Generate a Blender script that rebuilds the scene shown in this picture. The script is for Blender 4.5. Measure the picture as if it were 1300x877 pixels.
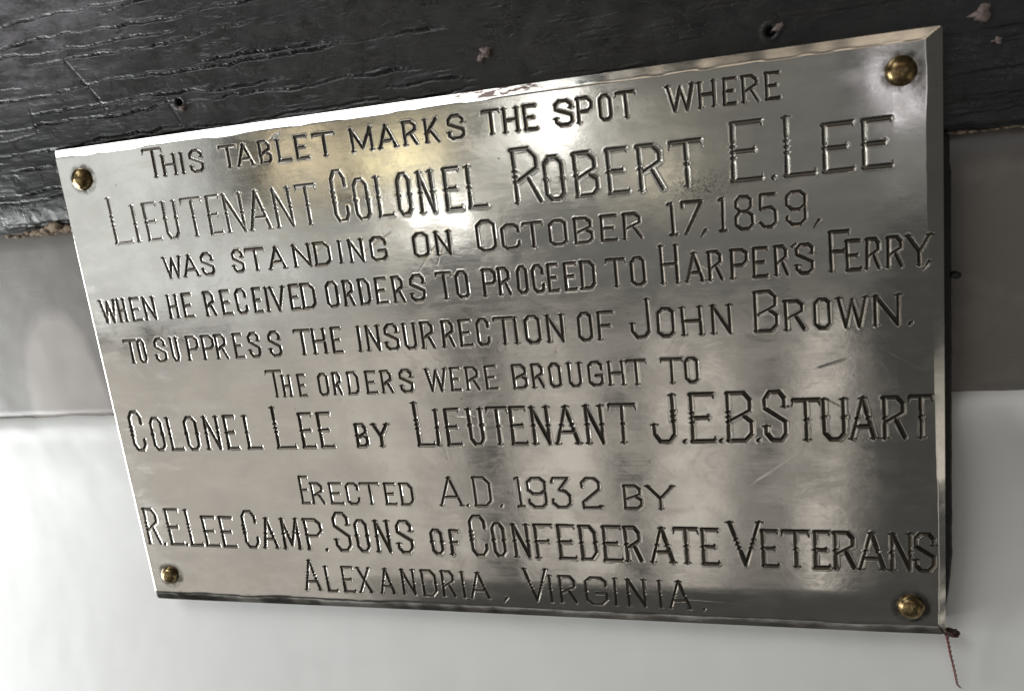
import bpy, bmesh, math, random
import numpy as np
from mathutils import Matrix, Vector, noise

for o in list(bpy.data.objects):
    bpy.data.objects.remove(o, do_unlink=True)
scene = bpy.context.scene
COL = scene.collection
MM = 0.001
rng = random.Random(7)

# ------------------------------------------------------------------ camera
cam_d = bpy.data.cameras.new('camera')
cam = bpy.data.objects.new('camera', cam_d)
COL.objects.link(cam)
cam.matrix_world = Matrix(((0.95368556, 0.04647711, 0.29719308, 0.11401143),
                           (0.27687924, 0.25051126, -0.92767559, -0.29358235),
                           (-0.1175659, 0.96699741, 0.22604042, 0.08170261),
                           (0, 0, 0, 1)))
cam_d.sensor_width = 36.0
cam_d.lens = 36.0 * 1102.54 / 1300.0
cam_d.clip_start = 0.01
cam_d.clip_end = 50.0
scene.camera = cam
cam_d.dof.use_dof = True
cam_d.dof.focus_distance = 0.33
cam_d.dof.aperture_fstop = 14.0

# ------------------------------------------------------------------ world and lamps
world = bpy.data.worlds.new('World')
scene.world = world
world.use_nodes = True
wb = world.node_tree.nodes['Background']
wb.inputs[0].default_value = (0.95, 0.95, 0.89, 1)
wb.inputs[1].default_value = 0.07


def lamp(name, centre, w, h, radiance, colour, target=(0.0, 0.0, 0.0)):
    """A rectangular window-like area lamp facing the plaque."""
    d = bpy.data.lights.new(name, 'AREA')
    d.shape = 'RECTANGLE'
    d.size = w
    d.size_y = h
    d.energy = math.pi * w * h * radiance
    d.color = colour
    o = bpy.data.objects.new(name, d)
    COL.objects.link(o)
    o.location = centre
    if target is None:
        o.rotation_euler = (math.radians(90), 0, 0)
    else:
        o.rotation_euler = (Vector(target) - Vector(centre)).to_track_quat('-Z', 'Y').to_euler()
    return o


def reflection_lamp(x0, x1, z0, z1, rad, col, y=-2.0):
    return lamp('unseen_lamp', ((x0 + x1) / 2, y, (z0 + z1) / 2), x1 - x0, z1 - z0, rad, col, None)


WARM = (1.0, 0.93, 0.85)
# added lamp panels for the plate to reflect; the gaps make its dark bands
reflection_lamp(-3.1, -1.50, -0.34, 1.0, 0.85, (0.96, 1.0, 0.99))
reflection_lamp(-2.6, -1.20, -1.75, -0.42, 0.50, WARM)
reflection_lamp(-1.20, -0.82, -1.30, -0.42, 0.56, WARM)
reflection_lamp(-0.66, -0.37, -1.27, -0.42, 0.62, WARM)
reflection_lamp(-0.25, -0.02, -1.25, -0.42, 0.62, WARM)
reflection_lamp(0.12, 0.25, -1.22, -0.42, 0.70, WARM)
reflection_lamp(-1.50, -1.22, -0.40, -0.06, 0.72, (0.97, 1.0, 0.98))
reflection_lamp(-1.22, -0.98, -0.40, -0.10, 0.42, (0.97, 1.0, 0.97))
# dim added panels for the plate's upper reflections, small bright ones for patches
reflection_lamp(-1.0, 0.35, -0.36, -0.13, 0.09, (1.0, 1.0, 0.94), -2.02)
reflection_lamp(-1.0, 0.35, -0.13, 0.75, 0.12, (1.0, 1.0, 0.90), -2.02)
reflection_lamp(0.36, 0.95, -0.18, 0.10, 0.17, (1.0, 1.0, 0.95), -2.02)
reflection_lamp(-1.26, -1.10, 0.00, 0.30, 1.5, (1.0, 0.84, 0.55))
reflection_lamp(-0.99, -0.74, 0.00, 0.22, 1.5, (1.0, 0.86, 0.50))
reflection_lamp(-0.90, -0.68, -0.16, -0.06, 5.0, (1.0, 0.99, 0.95))
reflection_lamp(-0.50, -0.38, 0.02, 0.26, 5.0, (1.0, 0.99, 0.95))
reflection_lamp(-0.27, -0.13, -0.09, 0.04, 0.8, (1.0, 0.90, 0.68))
reflection_lamp(0.50, 0.95, 0.12, 0.62, 1.25, (0.96, 0.93, 1.0))  # added for the glow beside the upper right nail
# added lamps: close left for the wall, above left, warm overhead for the bevel
lamp('unseen_lamp', (-0.80, -0.24, -0.20), 0.32, 0.45, 14.0, (0.97, 1.0, 1.0), (-0.2, 0.0, -0.08))
lamp('unseen_lamp', (-0.9, -0.9, 1.3), 1.1, 0.8, 3.8, (0.98, 1.0, 1.0), (0.0, 0.0, 0.0))
lamp('unseen_overhead', (0.12, -1.25, 1.25), 0.9, 0.5, 0.75, (1.0, 0.84, 0.66), (0.1, 0.0, 0.0))
lamp('unseen_lamp', (1.15, -0.55, -0.62), 0.5, 0.55, 0.6, (1.0, 0.93, 0.82), (0.16, 0.0, -0.05))  # added low on the right to brighten the right bevel

scene.view_settings.view_transform = 'Standard'
scene.view_settings.look = 'None'
scene.view_settings.exposure = 0.0
scene.view_settings.gamma = 1.0
scene.view_settings.use_curve_mapping = False


# ------------------------------------------------------------------ material helpers
def mat(name):
    m = bpy.data.materials.new(name)
    m.use_nodes = True
    nt = m.node_tree
    return m, nt, nt.nodes['Principled BSDF']


def nd(nt, kind, **kw):
    n = nt.nodes.new(kind)
    for k, v in kw.items():
        if k in n.inputs.keys():
            n.inputs[k].default_value = v
        else:
            setattr(n, k, v)
    return n


def geo(nt, scale=(1, 1, 1), rot=(0, 0, 0), loc=(0, 0, 0)):
    """World-millimetre coordinates of the surface."""
    tc = nd(nt, 'ShaderNodeNewGeometry')
    mp = nd(nt, 'ShaderNodeMapping')
    mp.inputs['Scale'].default_value = tuple(1000.0 * s for s in scale)
    mp.inputs['Rotation'].default_value = rot
    mp.inputs['Location'].default_value = loc
    nt.links.new(tc.outputs['Position'], mp.inputs['Vector'])
    return mp.outputs['Vector']


def noise_tex(nt, vec, scale, detail=4.0, rough=0.55, dist=0.0):
    n = nd(nt, 'ShaderNodeTexNoise')
    n.inputs['Scale'].default_value = scale
    n.inputs['Detail'].default_value = detail
    n.inputs['Roughness'].default_value = rough
    n.inputs['Distortion'].default_value = dist
    nt.links.new(vec, n.inputs['Vector'])
    return n.outputs['Fac']


def remap(nt, src, a, b, c, d):
    n = nd(nt, 'ShaderNodeMapRange')
    n.inputs['From Min'].default_value = a
    n.inputs['From Max'].default_value = b
    n.inputs['To Min'].default_value = c
    n.inputs['To Max'].default_value = d
    nt.links.new(src, n.inputs['Value'])
    return n.outputs['Result']


def math_(nt, op, a, b=None):
    n = nd(nt, 'ShaderNodeMath', operation=op)
    for i, v in enumerate((a, b)):
        if v is None:
            continue
        if isinstance(v, (int, float)):
            n.inputs[i].default_value = v
        else:
            nt.links.new(v, n.inputs[i])
    return n.outputs[0]


def mix(nt, fac, a, b):
    n = nd(nt, 'ShaderNodeMix', data_type='RGBA')
    if isinstance(fac, float):
        n.inputs[0].default_value = fac
    else:
        nt.links.new(fac, n.inputs[0])
    for i, v in ((6, a), (7, b)):
        if isinstance(v, tuple):
            n.inputs[i].default_value = (*v, 1)
        else:
            nt.links.new(v, n.inputs[i])
    return n.outputs[2]


def bump(nt, h, strength, dist, prev=None):
    n = nd(nt, 'ShaderNodeBump')
    n.inputs['Strength'].default_value = strength
    n.inputs['Distance'].default_value = dist
    nt.links.new(h, n.inputs['Height'])
    if prev is not None:
        nt.links.new(prev, n.inputs['Normal'])
    return n.outputs['Normal']


def spot_mask(nt, cx, cz, rx, rz):
    """1 inside an ellipse on the wall plane, falling to 0 outside."""
    g = nd(nt, 'ShaderNodeNewGeometry')
    s = nd(nt, 'ShaderNodeSeparateXYZ')
    nt.links.new(g.outputs['Position'], s.inputs[0])
    dx = math_(nt, 'DIVIDE', math_(nt, 'SUBTRACT', s.outputs['X'], cx * MM), rx * MM)
    dz = math_(nt, 'DIVIDE', math_(nt, 'SUBTRACT', s.outputs['Z'], cz * MM), rz * MM)
    r2 = math_(nt, 'ADD', math_(nt, 'MULTIPLY', dx, dx), math_(nt, 'MULTIPLY', dz, dz))
    return remap(nt, r2, 0.0, 1.0, 1.0, 0.0)


def metal_material(name, base, rough, grooves=False):
    m, nt, p = mat(name)
    v = geo(nt)
    streak = noise_tex(nt, geo(nt, (0.05, 1, 1.6), (0, math.radians(4), 0)), 1.0, 5, 0.65)
    cloud = noise_tex(nt, v, 0.035, 5, 0.6)
    fine = noise_tex(nt, v, 1.4, 3, 0.6)
    smear = noise_tex(nt, geo(nt, (0.3, 1, 1.0), (0, math.radians(28), 0)), 0.16, 4, 0.6)
    r = math_(nt, 'ADD', remap(nt, cloud, 0.3, 0.7, rough - 0.05, rough + 0.06),
              remap(nt, streak, 0.3, 0.7, -0.015, 0.02))
    r = math_(nt, 'ADD', r, remap(nt, smear, 0.5, 0.75, 0.0, 0.04))
    nt.links.new(r, p.inputs['Roughness'])
    hz = noise_tex(nt, geo(nt, (0.55, 1, 1), (0, math.radians(-12), 0)), 0.085, 7, 0.68, 1.2)
    haze = remap(nt, hz, 0.50, 0.575, 0.0, 1.0)
    r = math_(nt, 'ADD', r, math_(nt, 'MULTIPLY', haze, 0.04))
    nt.links.new(r, p.inputs['Roughness'])
    dark = tuple(c * 0.80 for c in base)
    c1 = mix(nt, remap(nt, cloud, 0.38, 0.66, 0.0, 0.9), base, dark)
    c1 = mix(nt, math_(nt, 'MULTIPLY', haze, 0.3), c1, tuple(c * k for c, k in zip(base, (0.86, 0.84, 0.80))))
    c1 = mix(nt, remap(nt, smear, 0.48, 0.72, 0.0, 0.35), c1, tuple(c * 1.12 for c in base))
    # pits: small dark specks, scattered
    vo = nd(nt, 'ShaderNodeTexVoronoi')
    vo.inputs['Scale'].default_value = 0.11
    vo.inputs['Randomness'].default_value = 1.0
    nt.links.new(v, vo.inputs['Vector'])
    pit = remap(nt, vo.outputs['Distance'], 0.02, 0.055, 0.85, 0.0)
    gate = remap(nt, noise_tex(nt, v, 0.03, 2), 0.50, 0.62, 0.0, 1.0)
    pit = math_(nt, 'MULTIPLY', pit, gate)
    c1 = mix(nt, pit, c1, (0.05, 0.045, 0.04))
    # brown scale on the top edge and verdigris specks between the second and third lines
    rust = math_(nt, 'MULTIPLY', spot_mask(nt, 26, 99.0, 20, 2.0), remap(nt, noise_tex(nt, geo(nt, (0.3, 1, 1), (0, 0.3, 0)), 0.6, 3, 0.6), 0.46, 0.58, 0.0, 1.6))
    c1 = mix(nt, rust, c1, (0.13, 0.055, 0.035))
    speck = math_(nt, 'MULTIPLY', spot_mask(nt, 92, 60.5, 12, 6), remap(nt, noise_tex(nt, v, 1.1, 4, 0.75), 0.5, 0.6, 0.0, 1.2))
    c1 = mix(nt, speck, c1, (0.10, 0.08, 0.06))
    grime = None
    for (cx, cz) in ((-150.2, 87.6), (151.6, 88.5), (-151.2, -87), (152, -88.6)):
        k = math_(nt, 'MULTIPLY', spot_mask(nt, cx, cz, 7.0, 6.6), remap(nt, noise_tex(nt, v, 0.35, 4), 0.38, 0.62, 0.5, 2.4))
        grime = k if grime is None else math_(nt, 'MAXIMUM', grime, k)
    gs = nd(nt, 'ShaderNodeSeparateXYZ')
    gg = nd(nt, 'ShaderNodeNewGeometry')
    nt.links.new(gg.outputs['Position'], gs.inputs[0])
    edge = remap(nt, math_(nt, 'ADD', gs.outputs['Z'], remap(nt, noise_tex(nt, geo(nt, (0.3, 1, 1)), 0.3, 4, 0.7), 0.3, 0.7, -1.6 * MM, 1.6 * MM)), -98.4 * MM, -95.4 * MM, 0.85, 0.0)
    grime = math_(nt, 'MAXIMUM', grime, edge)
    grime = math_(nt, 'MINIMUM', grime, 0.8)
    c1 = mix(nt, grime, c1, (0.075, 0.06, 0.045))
    nt.links.new(c1, p.inputs['Base Color'])
    mt = remap(nt, math_(nt, 'MAXIMUM', rust, math_(nt, 'MAXIMUM', speck, pit)), 0.3, 0.8, 1.0, 0.1)
    nt.links.new(mt, p.inputs['Metallic'])
    b = bump(nt, streak, 0.05, 0.00002)
    b = bump(nt, fine, 0.07, 0.00004, b)
    b = bump(nt, noise_tex(nt, geo(nt, (0.7, 1, 1)), 0.13, 4, 0.55), 0.20, 0.00018, b)
    # a few long hairline scratches
    for ang, sc, lo in ((33, 0.017, 0.5), (-18, 0.021, 0.5), (62, 0.013, 0.52), (8, 0.03, 0.7), (24, 0.034, 0.9), (-38, 0.026, 1.3)):
        w = noise_tex(nt, geo(nt, (0.12, 1, 9.0), (0, math.radians(ang), 0), (lo * 31, 0, ang)), sc * 5.5, 2, 0.3)
        line = math_(nt, 'ABSOLUTE', math_(nt, 'SUBTRACT', w, 0.5))
        line = remap(nt, line, 0.0, 0.006, 1.0, 0.0)
        g2 = remap(nt, noise_tex(nt, geo(nt, (1, 1, 1), (0, 0, 0), (ang, 0, 3 * ang)), 0.02, 2), 0.47, 0.58, 0.0, 1.0)
        b = bump(nt, math_(nt, 'MULTIPLY', line, g2), -0.30, 0.00005, b)
    nt.links.new(b, p.inputs['Normal'])
    return m


M_FACE = metal_material('worn_white_metal', (0.72, 0.70, 0.66), 0.125)
M_GROOVE = metal_material('engraved_white_metal', (0.10, 0.088, 0.074), 0.30)
M_GROOVE_CLEAN = metal_material('engraved_white_metal_clean', (0.25, 0.235, 0.21), 0.24)
M_RIM = metal_material('dull_plate_edge', (0.20, 0.17, 0.14), 0.35)


def simple(name, col, rough, metallic=0.0, var=0.25, scale=0.4, bstr=0.3, bdist=0.0001, col2=None):
    m, nt, p = mat(name)
    v = geo(nt)
    n1 = noise_tex(nt, v, scale, 5, 0.65)
    c2 = col2 or tuple(c * (1 - var) for c in col)
    nt.links.new(mix(nt, remap(nt, n1, 0.35, 0.65, 0.0, 1.0), col, c2), p.inputs['Base Color'])
    nt.links.new(remap(nt, n1, 0.3, 0.7, rough - 0.05, rough + 0.08), p.inputs['Roughness'])
    p.inputs['Metallic'].default_value = metallic
    nt.links.new(bump(nt, n1, bstr, bdist), p.inputs['Normal'])
    return m


M_BRASS = simple('tarnished_brass', (0.42, 0.32, 0.16), 0.29, 1.0, 0.6, 0.35, 0.3, 0.00008, (0.10, 0.06, 0.03))
M_BACK = simple('near_black', (0.012, 0.013, 0.011), 0.55, 0.0, 0.3, 0.5, 0.8, 0.0006)
M_CHIP = simple('bare_primer', (0.26, 0.20, 0.18), 0.8, 0.0, 0.3, 0.9, 0.8, 0.0005, (0.12, 0.09, 0.085))
M_CAULK = simple('dry_caulk', (0.33, 0.26, 0.18), 0.85, 0.0, 0.4, 0.8, 0.8, 0.0006, (0.14, 0.10, 0.07))
M_HOLE = simple('dark_hole', (0.006, 0.006, 0.006), 0.9)
M_DIRT = simple('brown_dirt', (0.075, 0.035, 0.025), 0.7, 0.0, 0.5, 0.9, 0.8, 0.0005)
M_THREAD = simple('red_brown_thread', (0.24, 0.09, 0.075), 0.85, 0.0, 0.4, 2.0, 0.3, 0.0001)


def beam_material():
    m, nt, p = mat('crazed_black_paint')
    v = geo(nt)
    n1 = noise_tex(nt, geo(nt, (0.35, 1, 1)), 0.11, 6, 0.65)
    c = mix(nt, remap(nt, n1, 0.35, 0.7, 0, 1), (0.007, 0.0075, 0.0085), (0.017, 0.016, 0.016))
    painted_sheen = math_(nt, 'MULTIPLY', spot_mask(nt, -175, 150, 75, 38), remap(nt, noise_tex(nt, geo(nt, (0.4, 1, 1)), 0.16, 6, 0.7), 0.40, 0.60, 0.15, 1.0))
    c = mix(nt, painted_sheen, c, (0.16, 0.15, 0.165))  # sheen at the upper left put into the paint colour
    nt.links.new(c, p.inputs['Base Color'])
    nt.links.new(remap(nt, noise_tex(nt, v, 0.12, 5, 0.7), 0.35, 0.65, 0.24, 0.50), p.inputs['Roughness'])
    p.inputs['Specular IOR Level'].default_value = 0.5
    # crazing: short checks across the grain inside the long cracks
    vo = nd(nt, 'ShaderNodeTexVoronoi', feature='DISTANCE_TO_EDGE')
    vo.inputs['Scale'].default_value = 1.0
    w = noise_tex(nt, v, 0.5, 3)
    mp = geo(nt, (0.17, 0.05, 0.22))
    add = nd(nt, 'ShaderNodeVectorMath', operation='ADD')
    nt.links.new(mp, add.inputs[0])
    cv = nd(nt, 'ShaderNodeCombineXYZ')
    nt.links.new(remap(nt, w, 0, 1, -0.25, 0.25), cv.inputs[0])
    nt.links.new(remap(nt, noise_tex(nt, v, 0.23, 3), 0, 1, -0.5, 0.5), cv.inputs[2])
    nt.links.new(cv.outputs[0], add.inputs[1])
    nt.links.new(add.outputs[0], vo.inputs['Vector'])
    crack = remap(nt, vo.outputs['Distance'], 0.0, 0.045, 0.0, 1.0)
    gate = remap(nt, noise_tex(nt, v, 0.05, 2), 0.42, 0.6, 0.1, 1.0)
    b = bump(nt, math_(nt, 'MULTIPLY', crack, gate), 0.28, 0.00018)
    b = bump(nt, noise_tex(nt, geo(nt, (0.12, 1, 1)), 0.7, 4, 0.6), 0.5, 0.0004, b)
    b = bump(nt, noise_tex(nt, geo(nt, (0.4, 1, 1)), 0.16, 3, 0.5), 0.5, 0.0014, b)
    nt.links.new(b, p.inputs['Normal'])
    return m


M_BEAM = beam_material()


def paint_material(name, col, rough, spec=0.5, reflection_patch=None):
    m, nt, p = mat(name)
    v = geo(nt)
    n1 = noise_tex(nt, geo(nt, (0.4, 1, 1)), 0.03, 5, 0.6)
    c = mix(nt, remap(nt, n1, 0.3, 0.7, 0, 1), col, tuple(x * 0.93 for x in col))
    grime = remap(nt, noise_tex(nt, v, 0.22, 5, 0.75), 0.70, 0.78, 0.0, 0.25)
    c = mix(nt, grime, c, tuple(x * 0.55 for x in col))
    if reflection_patch:
        cx, cz, rx, rz, sc = reflection_patch
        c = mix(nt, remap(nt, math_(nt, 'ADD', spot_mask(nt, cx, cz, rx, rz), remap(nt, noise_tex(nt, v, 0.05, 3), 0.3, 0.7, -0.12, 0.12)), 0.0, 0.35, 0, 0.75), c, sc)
    nt.links.new(c, p.inputs['Base Color'])
    nt.links.new(remap(nt, n1, 0.3, 0.7, rough - 0.04, rough + 0.05), p.inputs['Roughness'])
    p.inputs['Specular IOR Level'].default_value = spec
    b = bump(nt, noise_tex(nt, geo(nt, (0.05, 1, 1)), 0.3, 3, 0.5), 0.15, 0.0002)
    b = bump(nt, noise_tex(nt, v, 0.03, 2), 0.25, 0.002, b)
    nt.links.new(b, p.inputs['Normal'])
    return m


M_TAUPE = paint_material('taupe_gloss_paint', (0.185, 0.17, 0.155), 0.28, 0.55, (-198, -14, 24, 52, (0.40, 0.355, 0.335)))  # pale patch: a soft reflection put into the taupe colour
M_WHITE = paint_material('white_gloss_paint', (0.80, 0.80, 0.79), 0.42, 0.5)


# ------------------------------------------------------------------ object helpers
def link(name, me, m=None, parent=None):
    o = bpy.data.objects.new(name, me)
    COL.objects.link(o)
    if m is not None and me is not None:
        me.materials.append(m)
    if parent is not None:
        o.parent = parent
    return o


def tag(o, label, cat=None, group=None, kind=None):
    o['label'] = label
    if cat:
        o['category'] = cat
    if group:
        o['group'] = group
    if kind:
        o['kind'] = kind
    return o


def mesh_from(name, co, faces, normals=None, smooth=True):
    me = bpy.data.meshes.new(name)
    co = np.asarray(co, dtype=np.float32)
    faces = np.asarray(faces, dtype=np.int32)
    n, k = faces.shape
    me.vertices.add(len(co))
    me.vertices.foreach_set('co', co.ravel())
    me.loops.add(n * k)
    me.loops.foreach_set('vertex_index', faces.ravel())
    me.polygons.add(n)
    me.polygons.foreach_set('loop_start', np.arange(n, dtype=np.int32) * k)
    me.polygons.foreach_set('loop_total', np.full(n, k, dtype=np.int32))
    me.update(calc_edges=True)
    me.polygons.foreach_set('use_smooth', np.full(n, smooth, dtype=bool))
    if normals is not None:
        me.normals_split_custom_set_from_vertices(np.asarray(normals, dtype=np.float32))
    me.update()
    return me


def sub_mesh(name, co, nor, faces):
    """A mesh of only the given faces, with the sheet's own normals."""
    used = np.unique(faces)
    idx = np.full(len(co), -1, dtype=np.int32)
    idx[used] = np.arange(len(used))
    return mesh_from(name, co[used], idx[faces], nor[used])


def bm_mesh(name, bm, smooth=True):
    me = bpy.data.meshes.new(name)
    bm.normal_update()
    bm.to_mesh(me)
    bm.free()
    for f in me.polygons:
        f.use_smooth = smooth
    return me


def lump(name, size, m, parent, seed, sub=3, amp=0.35, freq=1.5, loc=(0, 0, 0)):
    bm = bmesh.new()
    bmesh.ops.create_icosphere(bm, subdivisions=sub, radius=1.0)
    for v in bm.verts:
        d = 1 + amp * noise.noise(v.co * freq + Vector((seed, 0, 0))) + amp * 0.5 * noise.noise(v.co * freq * 3 + Vector((0, seed, 0)))
        v.co = Vector((v.co.x * d * size[0], v.co.y * d * size[1], v.co.z * d * size[2])) * MM
    o = link(name, bm_mesh(name, bm), m, parent)
    o.location = [c * MM for c in loc]
    return o


def vnoise(x, z, seed):
    """Smooth value noise on arrays (period-free lattice hash)."""
    def h(i, j):
        n = np.sin(i * 127.1 + j * 311.7 + seed * 74.7) * 43758.5453
        return n - np.floor(n)
    xi, zi = np.floor(x), np.floor(z)
    fx, fz = x - xi, z - zi
    fx = fx * fx * (3 - 2 * fx)
    fz = fz * fz * (3 - 2 * fz)
    a = h(xi, zi) * (1 - fx) + h(xi + 1, zi) * fx
    b = h(xi, zi + 1) * (1 - fx) + h(xi + 1, zi + 1) * fx
    return a * (1 - fz) + b * fz - 0.5


def sstep(a, b, x):
    t = np.clip((x - a) / (b - a), 0, 1)
    return t * t * (3 - 2 * t)


# ------------------------------------------------------------------ wall boards behind
def profile_board(name, pts, x0, x1, m, depth=40.0, nx=160, wob=0.0):
    """Board swept along x (mm) from a (y, z) profile, closed at the back."""
    xs = np.linspace(x0, x1, nx)
    prof = list(pts) + [(pts[-1][0] + depth, pts[-1][1]), (pts[0][0] + depth, pts[0][1])]
    k = len(prof)
    co = []
    for x in xs:
        for (y, z) in prof:
            k_ = wob if z > -60 else 0.0
            co.append((x * MM, (y + k_ * .5 * noise.noise(Vector((x / 14, z / 9, 2)))) * MM, (z + k_ * (noise.noise(Vector((x / 23, 0, 0))) + .4 * noise.noise(Vector((x / 6, 3, 0))))) * MM))
    f = []
    for i in range(nx - 1):
        for j in range(k):
            a = i * k + j
            b = i * k + (j + 1) % k
            f.append((a, b, b + k, a + k))
    me = mesh_from(name, co, f)
    o = link(name, me, m)
    return o


def arc(cy, cz, r, a0, a1, n=10):
    return [(cy + r * math.cos(math.radians(a0 + (a1 - a0) * i / n)), cz + r * math.sin(math.radians(a0 + (a1 - a0) * i / n))) for i in range(n + 1)]


# taupe band (fascia) recessed under the beam
XL, XR = -430, 330
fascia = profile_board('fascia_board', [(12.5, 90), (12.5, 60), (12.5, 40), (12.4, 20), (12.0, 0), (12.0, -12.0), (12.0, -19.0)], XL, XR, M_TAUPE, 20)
tag(fascia, 'taupe painted recessed band between the black beam and the white lower board', 'trim board', kind='structure')
# white lower board with a rounded upper nosing
low = [(20, -15.2), (15.0, -15.4)] + arc(14.5, -21.5, 6.0, 90, 180, 10)[1:] + [(8.6, -24), (9.6, -28), (11.2, -33), (13.2, -40), (15.0, -49), (15.6, -60), (14.6, -73), (12.0, -88), (7.9, -106), (2.6, -124), (-3.6, -144), (-9.5, -166), (-18, -190), (-60, -300)]
lower = profile_board('wall', low, XL, XR, M_WHITE, 40, wob=0.9)
tag(lower, 'white painted lower wall board with a rounded top edge', 'wall', kind='structure')


# ------------------------------------------------------------------ black beam: cracked paint as relief
def build_beam():
    xs = np.concatenate([np.linspace(-330, -210, 40, endpoint=False), np.linspace(-210, 210, 1000), np.linspace(210, 300, 20)[1:]])
    # rows: round under-edge, then the front face
    zs = np.concatenate([np.linspace(66.6, 92, 60, endpoint=False), np.linspace(92, 172, 200), np.linspace(172, 260, 12)[1:]])
    X, Z = np.meshgrid(xs, zs)
    lo = 68.9 + 0.8 * vnoise(X / 14, X * 0, 3) + 0.5 * vnoise(X / 3.1, X * 0, 4)     # ragged lower arris
    # the left end is more rounded than the right
    rad = np.where(X < -60, 9.0, 2.5) * 1.0
    rad = 2.5 + 6.5 * sstep(-20, -120, X)
    t = np.clip((lo + rad - Z) / rad, 0, 1)
    Y = 3.0 + rad * (1 - np.sqrt(np.clip(1 - t * t, 0, 1)))
    # long grain checks, opening and closing along their length
    H = 0.9 * vnoise(X / 60, Z / 22, 11) + 0.35 * vnoise(X / 18, Z / 7, 12) + 0.16 * vnoise(X / 5, Z / 2.5, 13) + 0.30 * np.round(3 * vnoise(X / 9 + 0.4 * vnoise(Z / 2, Z * 0, 15), Z / 6.5, 14)) / 3 * sstep(40, -90, X)
    r = random.Random(5)
    for i in range(30):
        z0 = 72 + i * 3.3 + r.uniform(-1.3, 1.3)
        x0 = r.uniform(-230, -60)
        x1 = x0 + r.uniform(30, 150)
        if i % 3 == 0:
            x0, x1 = -240, r.uniform(-60, 30)
        if i % 4 == 2:
            x0 = r.uniform(-70, 90)
            x1 = x0 + r.uniform(30, 70)
        zc = z0 + 2.4 * vnoise(X / 26, X * 0, 20 + i) + 0.9 * vnoise(X / 7, X * 0, 60 + i) + 0.9 * np.round(3 * vnoise(X / 5.3, X * 0, 90 + i)) / 3 + 0.22 * vnoise(X / 1.6, X * 0, 95 + i)
        env = sstep(x0, x0 + 12, X) * (1 - sstep(x1 - 14, x1, X)) * (0.35 + 1.2 * np.clip(vnoise(X / 15, X * 0, 130 + i) + 0.4, 0, 1))
        d = Z - zc
        w = 0.20 + 0.20 * env
        env = env * (0.5 + 0.6 * sstep(90, -90, X))
        H -= 0.95 * env * np.exp(-(d / w) ** 2)
        H += 0.42 * env * np.clip(1.6 * vnoise(X / 6.5, X * 0, 150 + i) + .35, 0.0, 1) * np.exp(-((d - 0.62) / 0.36) ** 2) + 0.05 * env * np.exp(-((d + 0.8) / 0.5) ** 2)
        H += 0.30 * env * np.clip(1 - d / 3.0, 0, 1) * (d > 0.1)
    # finer checks continuing over the whole face
    for i in range(60):
        z0 = 74 + i * 1.62 + r.uniform(-0.6, 0.6)
        x0 = r.uniform(-215, 170)
        x1 = x0 + r.uniform(14, 60)
        zc = z0 + 2.0 * vnoise(X / 24, X * 0, 220 + i) + 0.6 * np.round(3 * vnoise(X / 4.6, X * 0, 290 + i)) / 3 + 0.25 * vnoise(X / 1.5, X * 0, 360 + i)
        env = sstep(x0, x0 + 6, X) * (1 - sstep(x1 - 8, x1, X)) * np.clip(0.5 + vnoise(X / 9, X * 0, 430 + i), 0, 1)
        d = Z - zc
        H -= 0.45 * env * np.exp(-(d / 0.22) ** 2)
        H += 0.16 * env * np.exp(-((d - 0.5) / 0.3) ** 2) + 0.14 * env * np.clip(1 - d / 2.0, 0, 1) * (d > 0.1)
    # vertical checks and the diagonal gouge at the upper left
    for (xa, za, xb, zb, w, dep) in ((-150.5, 133, -138.5, 117, 0.45, 0.6), (-138.5, 117, -134, 109, 0.35, 0.35), (-110, 118, -103, 104, 0.3, 0.25), (-173, 118, -172, 108, 0.3, 0.25)):
        L2 = (xb - xa) ** 2 + (zb - za) ** 2
        tt = np.clip(((X - xa) * (xb - xa) + (Z - za) * (zb - za)) / L2, 0, 1)
        dd = np.hypot(X - xa - tt * (xb - xa), Z - za - tt * (zb - za))
        H -= dep * np.exp(-(dd / w) ** 2)
    # dents
    for (cx, cz, rr, dep) in ((60, 118, 5, 0.5), (75, 112, 7, 0.6), (-20, 122, 4, 0.4), (38, 104, 4, 0.4), (130, 112, 6, 0.5), (-88, 128, 3, 0.5)):
        H -= dep * np.exp(-(((X - cx) / rr) ** 2 + ((Z - cz) / (rr * 0.6)) ** 2))
    # old nail hole
    for (cx, cz, rr, dep) in ((-102.2, 111.5, 1.15, 4.0), (115.0, 105.4, 1.3, 3.0)):
        q = np.hypot(X - cx, Z - cz)
        H -= dep * sstep(rr * 1.25, rr * 0.6, q)
        H += 0.35 * np.exp(-((q - rr * 1.9) / (rr * 0.6)) ** 2)
    Y = Y - H * np.clip((Z - lo) / 4, 0.15, 1)
    Zp = np.maximum(Z, lo)
    Y = np.where(Z < lo, 3.0 + rad + (lo - Z) * 6, Y)
    co = np.stack([X, Y, Zp], -1).reshape(-1, 3) * MM
    nz, nx = X.shape
    ii = np.arange(nz * nx).reshape(nz, nx)
    f = np.stack([ii[:-1, :-1], ii[:-1, 1:], ii[1:, 1:], ii[1:, :-1]], -1).reshape(-1, 4)
    me = mesh_from('beam_face', co, f)
    # solid body behind the face
    root = link('wooden_beam', me, M_BEAM)
    tag(root, 'black painted wooden beam with long cracks along its grain above the tablet', 'beam')
    bm = bmesh.new()
    bmesh.ops.create_cube(bm, size=1)
    for v in bm.verts:
        v.co = Vector(((v.co.x * 629 - 15) * MM, (v.co.y * 46 + 38.5) * MM, (v.co.z * 186 + 166) * MM))
    link('beam_core', bm_mesh('beam_core', bm, False), M_BEAM, root)
    return root


beam = build_beam()


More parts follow.
